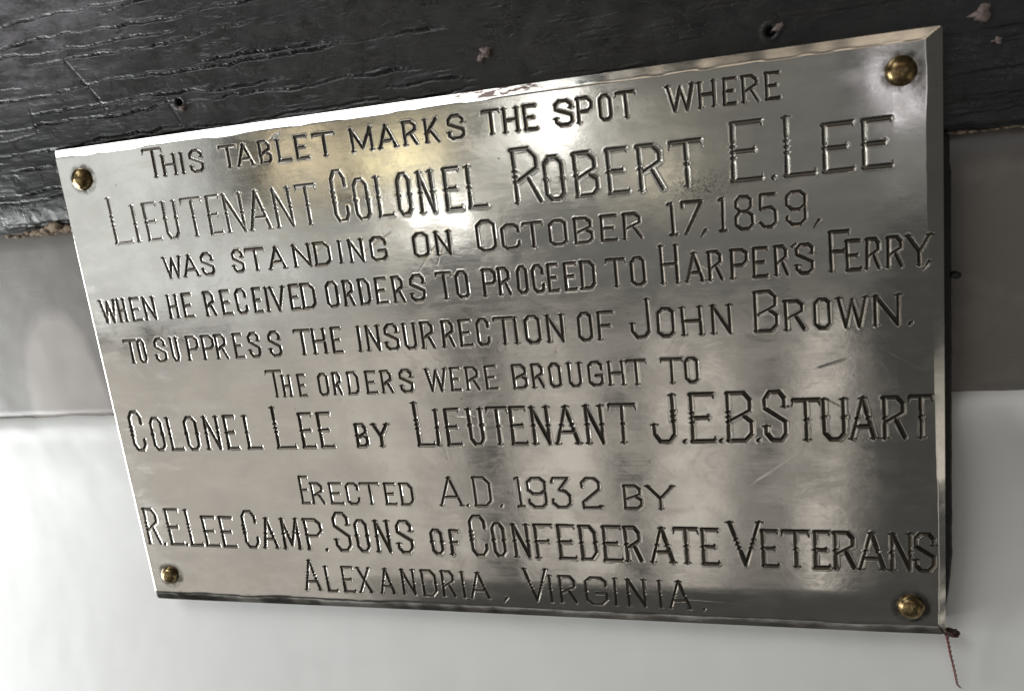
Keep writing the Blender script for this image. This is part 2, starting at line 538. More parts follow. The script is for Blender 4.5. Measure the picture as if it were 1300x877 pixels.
def chip(cx, cz, w, h, ang, seed, m=M_CHIP, y=2.6):
    """Thin ragged scab of bare primer, with depth."""
    bm = bmesh.new()
    n = 22
    top, bot = [], []
    for i in range(n):
        a = 2 * math.pi * i / n
        rr = 1 + 0.9 * noise.noise(Vector((math.cos(a) * 1.3 + seed, math.sin(a) * 1.3, seed))) + 0.3 * noise.noise(Vector((math.cos(a) * 4, math.sin(a) * 4, seed)))
        px, pz = math.cos(a) * w * rr, math.sin(a) * h * rr
        x = px * math.cos(ang) - pz * math.sin(ang)
        z = px * math.sin(ang) + pz * math.cos(ang)
        top.append(bm.verts.new(((cx + x * 0.82) * MM, (y - 0.75) * MM, (cz + z * 0.82) * MM)))
        bot.append(bm.verts.new(((cx + x) * MM, (y + 0.6) * MM, (cz + z) * MM)))
    c = bm.verts.new((cx * MM, (y - 0.55) * MM, cz * MM))
    for i in range(n):
        j = (i + 1) % n
        bm.faces.new((c, top[j], top[i]))
        bm.faces.new((top[i], top[j], bot[j], bot[i]))
    return link('paint_chip', bm_mesh('paint_chip', bm), m, beam)


chip(22.3, 112.6, 2.5, 1.7, 0.9, 1.3)
chip(20.5, 110.8, 1.8, 0.9, 0.4, 5.1)
chip(117.6, 106.6, 1.7, 1.0, 0.4, 8.7)
chip(173.6, 101.7, 3.6, 2.0, 0.25, 3.9)
chip(177.9, 93.8, 1.7, 0.9, 0.1, 6.2)
chip(-101.0, 108.9, 1.2, 0.9, 0.6, 2.2)

# crumbs of dry caulk along the beam's lower edge
root = link('dry_caulk', None)
tag(root, 'crumbled tan caulk under the left end of the black beam', 'caulk')
root.location = (-0.178, 0.008, 0.068)
for i in range(26):
    t = i / 25
    s = (1.1 + 1.8 * math.exp(-((t - 0.62) / 0.2) ** 2)) * rng.uniform(0.7, 1.25)
    lump('caulk_crumb', (s * 1.5, s, s * 0.8), M_CAULK, root, i * 3.7, 2, 0.6, 2.0, (-26 + 42 * t, rng.uniform(-1, 2), -0.3 + rng.uniform(-0.5, 0.6) + 0.6 * s * math.exp(-((t - 0.62) / 0.2) ** 2)))
root2 = link('caulk_line', None)
tag(root2, 'thin broken line of pale caulk under the right end of the black beam', 'caulk')
root2.location = (0.178, 0.006, 0.0695)
for i in range(22):
    s = rng.uniform(0.35, 0.75)
    lump('caulk_crumb', (s * 2.4, s, s * 0.7), M_CAULK, root2, i * 5.3 + 100, 2, 0.6, 2.0, (-14 + i * 1.6, rng.uniform(-1, 0.5), rng.uniform(-0.5, 0.3) - 0.9))

# ------------------------------------------------------------------ the plaque
# character:left:right:baseline:height in mm on the plate, words parted by bars
INSCRIPTION = [
 "T:-119.9:-111:84.7:11 H:-111.6:-105.7:84.7:8.3 I:-102.6:-102.6:84.8:8.3 S:-99.1:-93.3:84.8:8.3 | T:-85.7:-78.1:84.8:8.3 A:-78.4:-71.3:84.8:8.3 B:-68.5:-63.6:84.8:8.3 L:-60.7:-55:84.8:8.3 E:-53.1:-47.8:84.8:8.3 T:-45.8:-36.6:84.8:8.3 | M:-30.4:-22.1:84.9:8.3 A:-19.9:-12.8:84.9:8.3 R:-10:-4.8:84.9:8.3 K:-1.7:3.5:84.9:8.3 S:6.9:12.9:84.9:8.3 | T:19.4:25.9:84.9:8.3 H:27.1:32.3:84.9:8.3 E:34.3:39.1:84.9:8.3 | S:45.1:51.3:85:8.3 P:52.8:58.1:85:8.3 O:60.2:64.4:85:8.3 T:65.8:72.3:85:8.3 | W:82.3:90.9:85:8.3 H:92.3:97.4:85:8.3 E:99.9:104.1:85:8.3 R:105.7:110.7:85:8.3 E:112.6:117.2:85:8.3",
 "L:-141:-132.5:60.5:18.8 I:-129.9:-129.9:60.5:15 E:-125:-118.5:60.5:15 U:-115.9:-109.9:60.5:15 T:-107.1:-97.5:60.5:15 E:-95.6:-89.8:60.6:15 N:-87.8:-80:60.6:15 A:-78:-68.8:60.6:15 N:-66.1:-59:60.6:15 T:-56.4:-47.8:60.6:15 | C:-41.4:-35.4:60.6:18.8 O:-32.8:-26.9:60.6:15 L:-23.6:-17.4:60.7:15 O:-15.6:-10.3:60.7:15 N:-7.1:-1.5:60.7:15 E:2.7:8.9:60.7:15 L:11.3:18.4:60.7:15 | R:28.4:37.9:60.7:18.8 O:39.2:46.2:60.7:15 B:49.7:57.9:60.8:15 E:61:68.3:60.8:15 R:71.4:79.5:60.8:15 T:81.8:92.5:60.8:15 | E:101.3:111.1:60.8:18.8 .:113.3:114.7:60.8:18.8 L:117.5:127:60.8:18.8 E:128.8:138.1:60.9:15 E:140.2:149:60.9:15",
 "W:-120.6:-112.4:45.1:8.8 A:-111.9:-104.8:45.1:8.8 S:-103:-97.5:45.1:8.8 | S:-88.7:-83.8:45.2:8.8 T:-82.7:-74:45.2:8.8 A:-72.8:-65.4:45.2:8.8 N:-61.7:-54.6:45.2:8.8 D:-52.7:-46.1:45.2:8.8 I:-41.9:-41.9:45.2:8.8 N:-38.1:-32.5:45.2:8.8 G:-29.5:-22.9:45.2:8.8 | O:-12.3:-6.2:45.2:8.8 N:-3.4:2.2:45.2:8.8 | O:12.3:19.5:45.3:11 C:21.5:28.2:45.3:8.8 T:29.3:36.8:45.3:8.8 O:38.8:45.2:45.3:8.8 B:47.8:54.2:45.3:8.8 E:57:62.7:45.3:8.8 R:64.8:71:45.3:8.8 | 1:79.5:82.8:45.3:11 7:84.3:91.4:45.3:11 ,:90.2:91.9:45.3:8.8 1:96:98.9:45.3:11 8:101.2:107.2:45.3:11 5:108.6:114.3:45.4:11 9:117.1:123.4:45.4:11 ,:125.6:126.9:45.4:8.8",
 "W:-156.2:-148.3:28.6:9.9 H:-147.3:-143.6:28.6:9.9 E:-140.9:-135.9:28.6:9.9 N:-134.5:-129.1:28.6:9.9 | H:-122.5:-118.1:28.7:9.9 E:-115.5:-110.7:28.7:9.9 | R:-105.1:-100.4:28.7:9.9 E:-97.4:-92.8:28.8:9.9 C:-90.7:-85.7:28.8:9.9 E:-82.8:-78.7:28.8:9.9 I:-76.6:-76.6:28.8:9.9 V:-75:-68.5:28.8:9.9 E:-66.5:-62.1:28.9:9.9 D:-61.3:-55.4:28.9:9.9 | O:-50.7:-45.6:28.9:9.9 R:-43.3:-39.1:28.9:9.9 D:-36.8:-32.3:29:9.9 E:-30:-25.2:29:9.9 R:-22.9:-18.5:29:9.9 S:-15.9:-10.1:29:9.9 | T:-5.4:1:29.1:9.9 O:2.1:7:29.1:9.9 | P:12.5:17.7:29.1:9.9 R:18.4:22.9:29.2:9.9 O:25.3:29.3:29.2:9.9 C:31:35.3:29.2:9.9 E:36.6:40.6:29.2:9.9 E:42.6:47.1:29.2:9.9 D:48.4:53.6:29.3:9.9 | T:57.4:64.3:29.3:9.9 O:65.9:70.9:29.3:9.9 | H:76.1:81.9:29.3:13.2 A:84.3:90.3:29.4:9.9 R:91.8:96.5:29.4:9.9 P:99.1:104.6:29.4:9.9 E:106.1:111:29.4:9.9 R:113:117.2:29.5:9.9 ':118.5:120.1:29.5:9.9 S:119.4:125:29.5:9.9 | F:129.8:136:29.5:13.2 E:134.6:139.2:29.5:9.9 R:140.5:144.8:29.6:9.9 R:146.6:151.3:29.6:9.9 Y:152.3:159.5:29.6:9.9 ,:157.3:158.6:29.6:9.9",
 "T:-148.9:-141.5:10.8:10.2 O:-141.9:-138.2:10.8:10.2 | S:-133.6:-128.2:10.8:10.2 U:-125.5:-122:10.8:10.2 P:-117.7:-112.1:10.8:10.2 P:-110.3:-104.7:10.8:10.2 R:-104:-98.9:10.8:10.2 E:-95.5:-91.2:10.8:10.2 S:-88.7:-83.7:10.8:10.2 S:-79.5:-74.2:10.8:10.2 | T:-68.1:-60.6:10.8:10.2 H:-60:-54.4:10.9:10.2 E:-51.7:-47.3:10.9:10.2 | I:-40:-40:10.9:10.2 N:-36.9:-31.5:10.9:10.2 S:-29.3:-23.6:10.9:10.2 U:-21.4:-16.5:10.9:10.2 R:-14.3:-9.2:10.9:10.2 R:-5.9:-1.2:10.9:10.2 E:0.9:5.9:10.9:10.2 C:7.7:12.6:10.9:10.2 T:14.3:22.2:10.9:10.2 I:22.7:22.7:10.9:10.2 O:26.1:31.9:10.9:10.2 N:34.3:40.3:10.9:10.2 | O:45.6:50.8:10.9:10.2 F:52.8:58.6:10.9:10.2 | J:64.3:70.9:10.9:13.9 O:73.4:79.3:10.9:10.2 H:81.8:88.5:10.9:10.2 N:91.8:98.1:11:10.2 | B:105.7:113.2:11:13.9 R:115.3:121.5:11:10.2 O:124.3:129.6:11:10.2 W:131.6:140.6:11:10.2 N:142.5:150:11:10.2 .:152.7:153.7:11:10.2",
 "T:-83.8:-76.3:-6.1:11.2 H:-76.9:-73.2:-6.1:9.1 E:-69.9:-66.2:-6.1:9.1 | O:-60.9:-56.5:-6.1:9.1 R:-54.4:-50.8:-6:9.1 D:-48:-43.3:-6:9.1 E:-40.2:-35.5:-6:9.1 R:-33.6:-29:-6:9.1 S:-25.9:-20.6:-6:9.1 | W:-15.1:-6.7:-6:9.1 E:-5.1:-1.1:-6:9.1 R:1.1:6.2:-6:9.1 E:8.7:13.3:-5.9:9.1 | B:19.3:24.8:-5.9:9.1 R:26.7:31.1:-5.9:9.1 O:33.2:37.6:-5.9:9.1 U:40.3:45:-5.9:9.1 G:47.6:52.9:-5.9:9.1 H:54.9:60.4:-5.9:9.1 T:61.2:68.5:-5.9:9.1 | T:73.3:81:-5.8:9.1 O:81.6:86.2:-5.8:9.1",
 "C:-154.9:-148.3:-28.1:18 O:-144.5:-138.5:-28.1:14.9 L:-135.7:-129.3:-28.1:14.9 O:-127.4:-121.1:-28.1:14.9 N:-117.5:-110.8:-28:14.9 E:-107.7:-102:-28:14.9 L:-98:-91.1:-28:14.9 | L:-84.3:-75.4:-28:18 E:-72.5:-66.3:-27.9:14.9 E:-64.2:-58.1:-27.9:14.9 | B:-48.3:-43.1:-27.9:9.8 Y:-40.7:-34:-27.9:9.8 | L:-22.1:-14.9:-27.8:18 I:-13.4:-13.4:-27.8:14.9 E:-9.7:-3.7:-27.8:14.9 U:-0.4:5.4:-27.8:14.9 T:7:15.6:-27.7:14.9 E:16.2:22.6:-27.7:14.9 N:24.5:31.1:-27.7:14.9 A:33.2:42.1:-27.7:14.9 N:44.8:51.2:-27.7:14.9 T:53.2:63.3:-27.6:14.9 | J:68.9:76.9:-27.6:18 .:79.4:80.4:-27.6:14.9 E:82.3:90.7:-27.6:18 .:91.9:92.8:-27.5:14.9 B:94.6:103.4:-27.5:18 .:104.5:105.3:-27.5:14.9 S:107:114.4:-27.5:18 T:116:125.2:-27.5:14.9 U:125.8:133:-27.5:14.9 A:134.4:142.2:-27.4:14.9 R:144.5:151.4:-27.4:14.9 T:152.1:159.6:-27.4:14.9",
 "E:-77.6:-73.4:-52.1:12.2 R:-72.6:-67.1:-52.2:9.4 E:-64.2:-58.4:-52.2:9.4 C:-56.8:-51.1:-52.3:9.4 T:-50.5:-41.7:-52.3:9.4 E:-39.7:-34.9:-52.4:9.4 D:-33:-27.5:-52.5:9.4 | A:-16.3:-7.2:-52.6:12.2 .:-5.5:-4.6:-52.7:9.4 D:-1.9:5.1:-52.7:12.2 .:8.4:9.1:-52.8:9.4 | 1:14.6:18.2:-52.8:12.2 9:19.6:27.1:-52.9:12.2 3:29:36.4:-52.9:12.2 2:40.5:47.7:-53:12.2 | B:56.2:62.9:-53.1:9.4 Y:64.6:74.4:-53.2:9.4",
 "R:-158.6:-151.8:-72.2:17.3 .:-150.7:-149.7:-72.3:14.3 E:-147:-139.9:-72.3:17.3 .:-139.1:-138.3:-72.4:14.3 L:-136.6:-130.1:-72.4:17.3 E:-128.7:-121.7:-72.5:14.3 E:-119.9:-113.1:-72.6:14.3 | C:-108.6:-101.8:-72.7:17.3 A:-100.1:-93:-72.8:14.3 M:-89.9:-82.1:-72.9:14.3 P:-78.9:-70.9:-73:14.3 .:-70.6:-69.6:-73.1:14.3 | S:-65.4:-58.3:-73.1:17.3 O:-55.8:-50.1:-73.2:14.3 N:-46.8:-40.7:-73.3:14.3 S:-37.5:-30.7:-73.4:14.3 | O:-22.9:-17.8:-73.5:10.9 F:-14.7:-10.5:-73.6:10.9 | C:-5.9:0.9:-73.7:17.3 O:3.1:8.3:-73.8:14.3 N:11.7:17.9:-73.9:14.3 F:20.4:27.9:-74:14.3 E:29.5:36.3:-74:14.3 D:38:44.3:-74.1:14.3 E:46.8:54:-74.2:14.3 R:55:61.1:-74.3:14.3 A:64.5:72.8:-74.4:14.3 T:72.9:81.9:-74.5:14.3 E:82.9:89:-74.6:14.3 | V:92.5:103.7:-74.7:17.3 E:103.7:109.6:-74.8:14.3 T:110.6:119.9:-74.8:14.3 E:121.2:126.6:-74.9:14.3 R:127.8:134.8:-75:14.3 A:135.7:144.1:-75.1:14.3 N:145.9:152.4:-75.2:14.3 S:153.3:159.7:-75.2:14.3",
 "A:-83.6:-76.3:-91.9:14.5 L:-73.1:-68.4:-92:11.9 E:-65.4:-60:-92:11.9 X:-58.3:-52.4:-92.1:11.9 A:-48.7:-42.2:-92.2:11.9 N:-38.5:-32.9:-92.3:11.9 D:-29.6:-23.3:-92.4:11.9 R:-20.9:-15.4:-92.4:11.9 I:-11.9:-11.9:-92.5:11.9 A:-9.2:-1.2:-92.5:11.9 ,:4.5:6:-92.6:11.9 | V:13.7:23.2:-92.7:14.5 I:24.2:24.2:-92.8:11.9 R:27.9:34.4:-92.8:11.9 G:37.9:46.4:-92.9:11.9 I:49.5:49.5:-93:11.9 N:54:60.9:-93.1:11.9 I:66.3:66.3:-93.2:11.9 A:69.4:77.4:-93.2:11.9 .:81.8:82.7:-93.3:11.9",
]


plaque = link('engraved_plaque', None)
tag(plaque, 'worn silvery metal tablet with engraved lettering, fixed with four brass nails', 'plaque')
plaque.location = (0, 0, 0)

# strokes of each character in a unit box: polylines; 'h' = cross serif, 'd' = tick, 'n' = bead at mid-stem
FONT = {
    'A': [('s', (0, 0), (.5, 1), 'Hn'), ('s', (.5, 1), (1, 0), 'nH'), ('s', (.18, .30), (.82, .30), ''), ('f', (.5, 1))],
    'B': [('s', (0, 0), (0, 1), 'n'), ('p', (-.05, 1), (.68, 1), (.95, .84), (.95, .62), (.12, .42)), ('p', (.62, .53), (1, .38), (1, .15), (.72, 0), (-.05, 0))],
    'C': [('p', (1, .70), (1, .86), (.74, 1), (.26, 1), (0, .86), (0, .14), (.26, 0), (.74, 0), (1, .14), (1, .27)), ('b', (0, .5))],
    'D': [('s', (0, 0), (0, 1), 'n'), ('p', (-.08, 1), (.66, 1), (1, .80), (1, .20), (.66, 0), (-.08, 0)), ('b', (1, .5))],
    'E': [('s', (0, 0), (0, 1), 'n'), ('t', (-.05, 1), (1, 1)), ('t', (0, .5), (.76, .5)), ('t', (-.05, 0), (1, 0))],
    'F': [('s', (0, 0), (0, 1), 'Hn'), ('t', (-.05, 1), (1, 1)), ('t', (0, .5), (.72, .5))],
    'G': [('p', (1, .70), (1, .86), (.74, 1), (.26, 1), (0, .86), (0, .14), (.26, 0), (.74, 0), (1, .16), (1, .42)), ('s', (.5, .42), (1, .42), ''), ('b', (0, .5))],
    'H': [('s', (0, 0), (0, 1), 'HnH'), ('s', (1, 0), (1, 1), 'HnH'), ('s', (0, .5), (1, .5), '')],
    'I': [('s', (0, 0), (0, 1), 'HnH')],
    'J': [('p', (1, 1), (1, .16), (.72, 0), (.26, 0), (0, .16), (0, .36)), ('f', (1, 1)), ('f', (0, .37)), ('b', (1, .55))],
    'K': [('s', (0, 0), (0, 1), 'HnH'), ('s', (.05, .38), (.95, 1), 'H'), ('s', (.35, .55), (1, 0), 'H')],
    'L': [('s', (0, 0), (0, 1), 'nF'), ('t', (-.05, 0), (1, 0))],
    'M': [('s', (0, 0), (0, 1), 'HnF'), ('s', (0, 1), (.5, .12), 'n'), ('s', (.5, .12), (1, 1), 'n'), ('s', (1, 0), (1, 1), 'HnF')],
    'N': [('s', (0, 0), (0, 1), 'HnF'), ('s', (0, 1), (1, 0), ''), ('s', (1, 0), (1, 1), 'nH')],
    'O': [('p', (.28, 1), (.72, 1), (1, .86), (1, .14), (.72, 0), (.28, 0), (0, .14), (0, .86), (.28, 1)), ('b', (0, .5)), ('b', (1, .5))],
    'P': [('s', (0, 0), (0, 1), 'Hn'), ('p', (-.08, 1), (.68, 1), (1, .85), (1, .60), (.70, .45), (.05, .45))],
    'R': [('s', (0, 0), (0, 1), 'Hn'), ('p', (-.08, 1), (.66, 1), (.95, .84), (.95, .62), (.12, .40)), ('s', (.52, .50), (1, 0), 'H')],
    'S': [('p', (1, .70), (1, .86), (.74, 1), (.26, 1), (0, .86), (0, .66), (1, .38), (1, .14), (.74, 0), (.26, 0), (0, .14), (0, .27)), ('f', (1, .69)), ('f', (0, .29))],
    'T': [('s', (.5, 0), (.5, 1), 'Hn'), ('T', (0, 1), (1, 1))],
    'U': [('p', (0, 1), (0, .16), (.28, 0), (.72, 0), (1, .16), (1, 1)), ('f', (0, 1)), ('f', (1, 1)), ('b', (0, .55)), ('b', (1, .55))],
    'V': [('s', (.5, 0), (0, 1), 'nF'), ('s', (.5, 0), (1, 1), 'nF')],
    'W': [('s', (.25, 0), (0, 1), 'F'), ('s', (.25, 0), (.5, .92), ''), ('s', (.75, 0), (.5, .92), ''), ('s', (.75, 0), (1, 1), 'F')],
    'X': [('s', (0, 0), (1, 1), 'HnH'), ('s', (1, 0), (0, 1), 'HH')],
    'Y': [('s', (.5, 0), (.5, .45), 'H'), ('s', (.5, .45), (0, 1), 'F'), ('s', (.5, .45), (1, 1), 'F')],
    '1': [('s', (.55, 0), (.55, 1), ''), ('s', (.55, 1), (.05, .97), ''), ('s', (.1, 0), (1, 0), '')],
    '2': [('p', (0, .70), (0, .86), (.26, 1), (.74, 1), (1, .86), (1, .64), (.0, .20), (0, 0), (1, 0)), ('f', (1, .06))],
    '3': [('p', (0, .88), (.1, 1), (.95, 1), (.40, .60), (.74, .56), (1, .40), (1, .14), (.74, 0), (.26, 0), (0, .14), (0, .26))],
    '5': [('p', (1, 1), (.12, 1), (.08, .56), (.72, .60), (1, .46), (1, .14), (.74, 0), (.26, 0), (0, .14))],
    '7': [('p', (0, .84), (0, 1), (1, 1), (.1, 0))],
    '8': [('p', (.28, 1), (.72, 1), (.95, .88), (.95, .68), (.70, .54), (.30, .54), (.05, .68), (.05, .88), (.28, 1)), ('p', (.30, .54), (0, .40), (0, .14), (.26, 0), (.74, 0), (1, .14), (1, .40), (.70, .54))],
    '9': [('p', (1, .60), (.72, .46), (.26, .46), (0, .60), (0, .86), (.26, 1), (.74, 1), (1, .86), (1, .14), (.74, 0), (.26, 0), (0, .14), (0, .24))],
}


def char_strokes(ch, u0, u1, vb, h, hw, beads):
    """List of (x0,z0,x1,z1,w0,w1,bead positions) in mm."""
    out = []
    jit = random.Random(int(u0 * 10) * 7 + ord(ch))
    if ch == '.':
        c = (u0 + u1) / 2
        return [(c - .15, vb + .35, c + .2, vb + .75, hw * 1.1, hw * .8, [])]
    if ch == ',':
        c = (u0 + u1) / 2
        return [(c + .7, vb + 1.0, c - .9, vb - 1.1, hw * 1.15, hw * .5, [])]
    if ch == "'":
        c = (u0 + u1) / 2
        return [(c - .7, vb + h * .93, c + .3, vb + h * 1.02, hw * .9, hw * .6, [])]
    a = u0 + hw * 0.7
    w = max(0.0, (u1 - u0) - 2 * hw * 0.7)
    y0 = vb + hw * 0.55
    hh = h - hw * 1.1
    slant = jit.uniform(-0.02, 0.02) * h

    def P(p):
        return (a + p[0] * w + slant * (p[1] - .5) + jit.uniform(-.06, .06), y0 + p[1] * hh + jit.uniform(-.06, .06))

    def serif(p, scale=1.0):
        s = hw * 1.75 * scale
        out.append((p[0] - s, p[1], p[0] + s * .1, p[1], hw * .28, hw * .8, []))
        out.append((p[0] + s, p[1], p[0] - s * .1, p[1], hw * .28, hw * .8, []))

    for st in FONT[ch]:
        k = st[0]
        if k in 'sTt':
            p, q = P(st[1]), P(st[2])
            fl = st[3] if k == 's' else ''
            b = []
            if 'n' in fl and beads:
                b = [0.5] if beads == 1 else [0.40, 0.50, 0.60]
            out.append((*p, *q, hw * jit.uniform(.95, 1.08), hw * jit.uniform(.9, 1.05), b))
            if k == 's':
                fl = fl.replace('n', '')
                if len(fl) == 2:
                    serif(p)
                    serif(q)
                elif len(fl) == 1:
                    first = st[3].index(fl) == 0 and (len(st[3]) == 1 or st[3][1] == 'n') and fl == 'H'
                    if fl == 'F' or not first:
                        serif(q, 1.15)
                    else:
                        serif(p, 1.0)
            elif k == 'T':
                t = h * .15
                out.append((p[0] + .1, p[1], p[0] - .55, p[1] - t, hw * .6, hw * .18, []))
                out.append((q[0] - .1, q[1], q[0] + .45, q[1] - t, hw * .6, hw * .18, []))
            else:
                t = h * .055
                sgn = -1 if st[1][1] > .8 else 1
                mid = abs(st[1][1] - .5) < .2
                out.append((q[0], q[1] + (t if mid else -sgn * t * .3), q[0] + .12, q[1] + (-t if mid else sgn * t * 1.5), hw * .55, hw * .35, []))
        elif k == 'p':
            pts = [P(p) for p in st[1:]]
            for i in range(len(pts) - 1):
                out.append((*pts[i], *pts[i + 1], hw, hw * jit.uniform(.88, 1.05), []))
        elif k == 'f':
            serif(P(st[1]), 1.1)
        elif k == 'b' and beads:
            p = P(st[1])
            for dz in ([0] if beads == 1 else [-.1 * h, 0, .1 * h]):
                out.append((p[0] - hw * .25, p[1] + dz, p[0] + hw * .25, p[1] + dz, hw * 1.25, hw * 1.25, []))
    return out


def build_plate():
    W2, H2 = 163.0, 100.0
    # columns and rows: fine where there is text, coarser between the lines
    xs = np.concatenate([[-W2], np.linspace(-W2 + .4, -146, 40), np.arange(-145.8, 161.2, 0.22), np.linspace(161.3, W2 - .3, 9), [W2]])
    bands = []
    for row in INSCRIPTION:
        t0 = row.split()[0].split(':')
        z0 = min(float(t.split(':')[3]) for t in row.replace('|', ' ').split())
        z1 = max(float(t.split(':')[3]) + float(t.split(':')[4]) for t in row.replace('|', ' ').split())
        bands.append((z0 - 1.4, z1 + 1.0))
    zl = [-H2, -H2 + .25]
    z = -H2 + .5
    while z < H2 - .2:
        zl.append(z)
        z += 0.215 if any(a <= z <= b for a, b in bands) else 0.55
    zl += [H2 - .15, H2]
    zs = np.array(zl)
    X, Z = np.meshgrid(xs, zs)
    nz, nx = X.shape
    # the sheet as it lies: gentle buckles, rolled edges
    Y = np.zeros_like(X)
    Y += 0.55 * vnoise(X / 95 + 3.3, Z / 80, 1) + 0.16 * vnoise(X / 34, Z / 48, 2) + 0.035 * vnoise(X / 12, Z / 15, 9)
    dl, dr, dt, db = X + W2, W2 - X, H2 - Z, Z + H2
    bev_r = 2.4 + 2.4 * sstep(-60, 60, Z) + 0.5 * vnoise(Z / 17, Z * 0, 41) + 0.2 * vnoise(Z / 4, Z * 0, 42)
    top_w = 3.4 + 0.5 * vnoise(X / 21, X * 0, 43) + 0.35 * vnoise(X / 5, X * 0, 44)
    bot_w = 2.2 + 0.8 * vnoise(X / 19, X * 0, 45) + 0.4 * vnoise(X / 5, X * 0, 46) + 2.2
    # height toward the viewer (negative y)
    face = np.minimum(np.minimum(np.clip(dl / 1.1, 0, 1), np.clip(dr / bev_r, 0, 1)), np.minimum(np.clip(dt / top_w, 0, 1), np.clip(db / bot_w, 0, 1)))
    rise = 1.6 * np.where(face < .9, face, .9 + .1 * np.sin((face - .9) * 5 * np.pi)) 
    rise += -0.75 * (1 - sstep(-2, 17, db)) * sstep(-170, -20, X) - 0.30 * (1 - sstep(0, 22, dr)) - 0.10 * (1 - sstep(0, 12, dl))
    # dents round the nails
    for (cx, cz, rr, dep) in ((-150, 87.6, 8, .12), (151.4, 88.4, 13, .55), (-151.4, -86.9, 9, .15), (151.8, -88.5, 10, .15)):
        q = np.hypot(X - cx, Z - cz)
        rise -= dep * np.exp(-(q / rr) ** 2)
    # engraving
    D = np.zeros_like(X)
    RID = np.zeros_like(X)
    LAB = np.full(X.shape, -1, dtype=np.int32)
    letters = []
    for li, row in enumerate(INSCRIPTION):
        toks = [t.rsplit(':', 4) for t in row.replace('|', ' ').split()]
        hmax = max(float(t[4]) for t in toks)
        big = li in (1, 6, 8, 9)
        for t in toks:
            ch, u0, u1, vb, h = t[0], *[float(v) for v in t[1:]]
            hw = {1: .70, 6: .74, 8: .70, 9: .58, 3: .62, 4: .62}.get(li, .57)
            # larger tool marks towards the right-hand end of the big lines
            if li == 1:
                hw *= 0.9 + 0.22 * sstep(-60, 20, (u0 + u1) / 2)
            if u1 - u0 < .5 and ch not in ".,'":
                u0 -= hw * .7
                u1 += hw * .7
            cap = h > hmax - .5 and big
            beads = 0 if not big else (2 if cap else 1)
            idx = len(letters)
            letters.append((li, ch))
            for (xa, za, xb, zb, wa, wb_, bd) in char_strokes(ch, u0, u1, vb, h, hw, beads):
                m = 2.2 * hw + .3
                i0, i1 = np.searchsorted(xs, (min(xa, xb) - m, max(xa, xb) + m))
                j0, j1 = np.searchsorted(zs, (min(za, zb) - m, max(za, zb) + m))
                if i1 <= i0 or j1 <= j0:
                    continue
                x = X[j0:j1, i0:i1]
                zz = Z[j0:j1, i0:i1]
                L = math.hypot(xb - xa, zb - za) + 1e-6
                tt = np.clip(((x - xa) * (xb - xa) + (zz - za) * (zb - za)) / (L * L), 0, 1)
                dd = np.hypot(x - xa - tt * (xb - xa), zz - za - tt * (zb - za))
                w = wa + (wb_ - wa) * tt
                for tb in bd:
                    s = (tt - tb) * L
                    w = w * (1 - .55 * np.exp(-(s / (1.35 * hw)) ** 2)) + hw * 1.0 * np.exp(-(s / (.62 * hw)) ** 2)
                g = np.clip(1 - dd / w, 0, 1)
                g = np.where(g > .72, .72 + (g - .72) * .45, g)
                dep = g * w * 0.86
                cur = D[j0:j1, i0:i1]
                lab = LAB[j0:j1, i0:i1]
                up = dep > cur
                cur[up] = dep[up]
                lab[up] = idx
                rd = np.exp(-((dd - w * 1.22) / (.30 * w)) ** 2) * (dd > w * .8)
                rr_ = RID[j0:j1, i0:i1]
                np.maximum(rr_, rd, out=rr_)
    rise -= D
    rise += 0.034 * RID * (D < 1e-4) * (0.7 + 1.2 * vnoise(X / 3, Z / 3, 33))
    # cut marks and dings
    for (xa, za, xb, zb, w, dep) in ((124.0, -2.2, 134.5, 0.9, .25, .10), (143, 4, 160, -6.5, .25, .04), (126, -12, 134, -17, .2, .07),
                                     (-1.1, 51.6, -12.2, 39.5, .22, .05), (1.5, 52, -4, 42, .2, .05), (-35, 47, -19, 56, .22, .05),
                                     (-63, 93.2, -59, 95.2, .35, .2), (-44, 55, -60, 46, .2, .04), (100, -44, 118, -32, .2, .03), (60, -88, 100, -90, .2, .04),
                                     (88, 35, 93, 32, .25, .05), (-12.0, -22, -10.8, -33, .3, .10), (-8, -15.5, 3, -16.4, .25, .08)):
        L2 = (xb - xa) ** 2 + (zb - za) ** 2
        i0, i1 = np.searchsorted(xs, (min(xa, xb) - 2, max(xa, xb) + 2))
        j0, j1 = np.searchsorted(zs, (min(za, zb) - 2, max(za, zb) + 2))
        x = X[j0:j1, i0:i1]
        zz = Z[j0:j1, i0:i1]
        tt = np.clip(((x - xa) * (xb - xa) + (zz - za) * (zb - za)) / L2, 0, 1)
        dd = np.hypot(x - xa - tt * (xb - xa), zz - za - tt * (zb - za))
        rise[j0:j1, i0:i1] -= dep * np.exp(-(dd / w) ** 2) * np.sin(np.pi * np.clip(tt, .05, .95))
    Y = Y * np.clip(np.minimum(np.minimum(dl, dr), np.minimum(dt, db)) / 14, 0.25, 1) - rise
    gy_z, gy_x = np.gradient(Y, zs, xs)
    N = np.stack([gy_x, -np.ones_like(Y), gy_z], -1)
    N /= np.linalg.norm(N, axis=-1, keepdims=True)
    # blunted corners
    for sx in (-1, 1):
        for sz in (-1, 1):
            rc = 1.3
            ox, oz = sx * (W2 - rc), sz * (H2 - rc)
            inside = ((X - ox) * sx > 0) & ((Z - oz) * sz > 0)
            q = np.hypot(X - ox, Z - oz)
            k_ = np.where(inside & (q > rc), rc / np.maximum(q, 1e-6), 1.0)
            X = ox + (X - ox) * k_
            Z = oz + (Z - oz) * k_
    co = np.stack([X, Y, Z], -1).reshape(-1, 3) * MM
    nor = N.reshape(-1, 3)
    ii = np.arange(nz * nx, dtype=np.int32).reshape(nz, nx)
    F = np.stack([ii[:-1, :-1], ii[:-1, 1:], ii[1:, 1:], ii[1:, :-1]], -1)
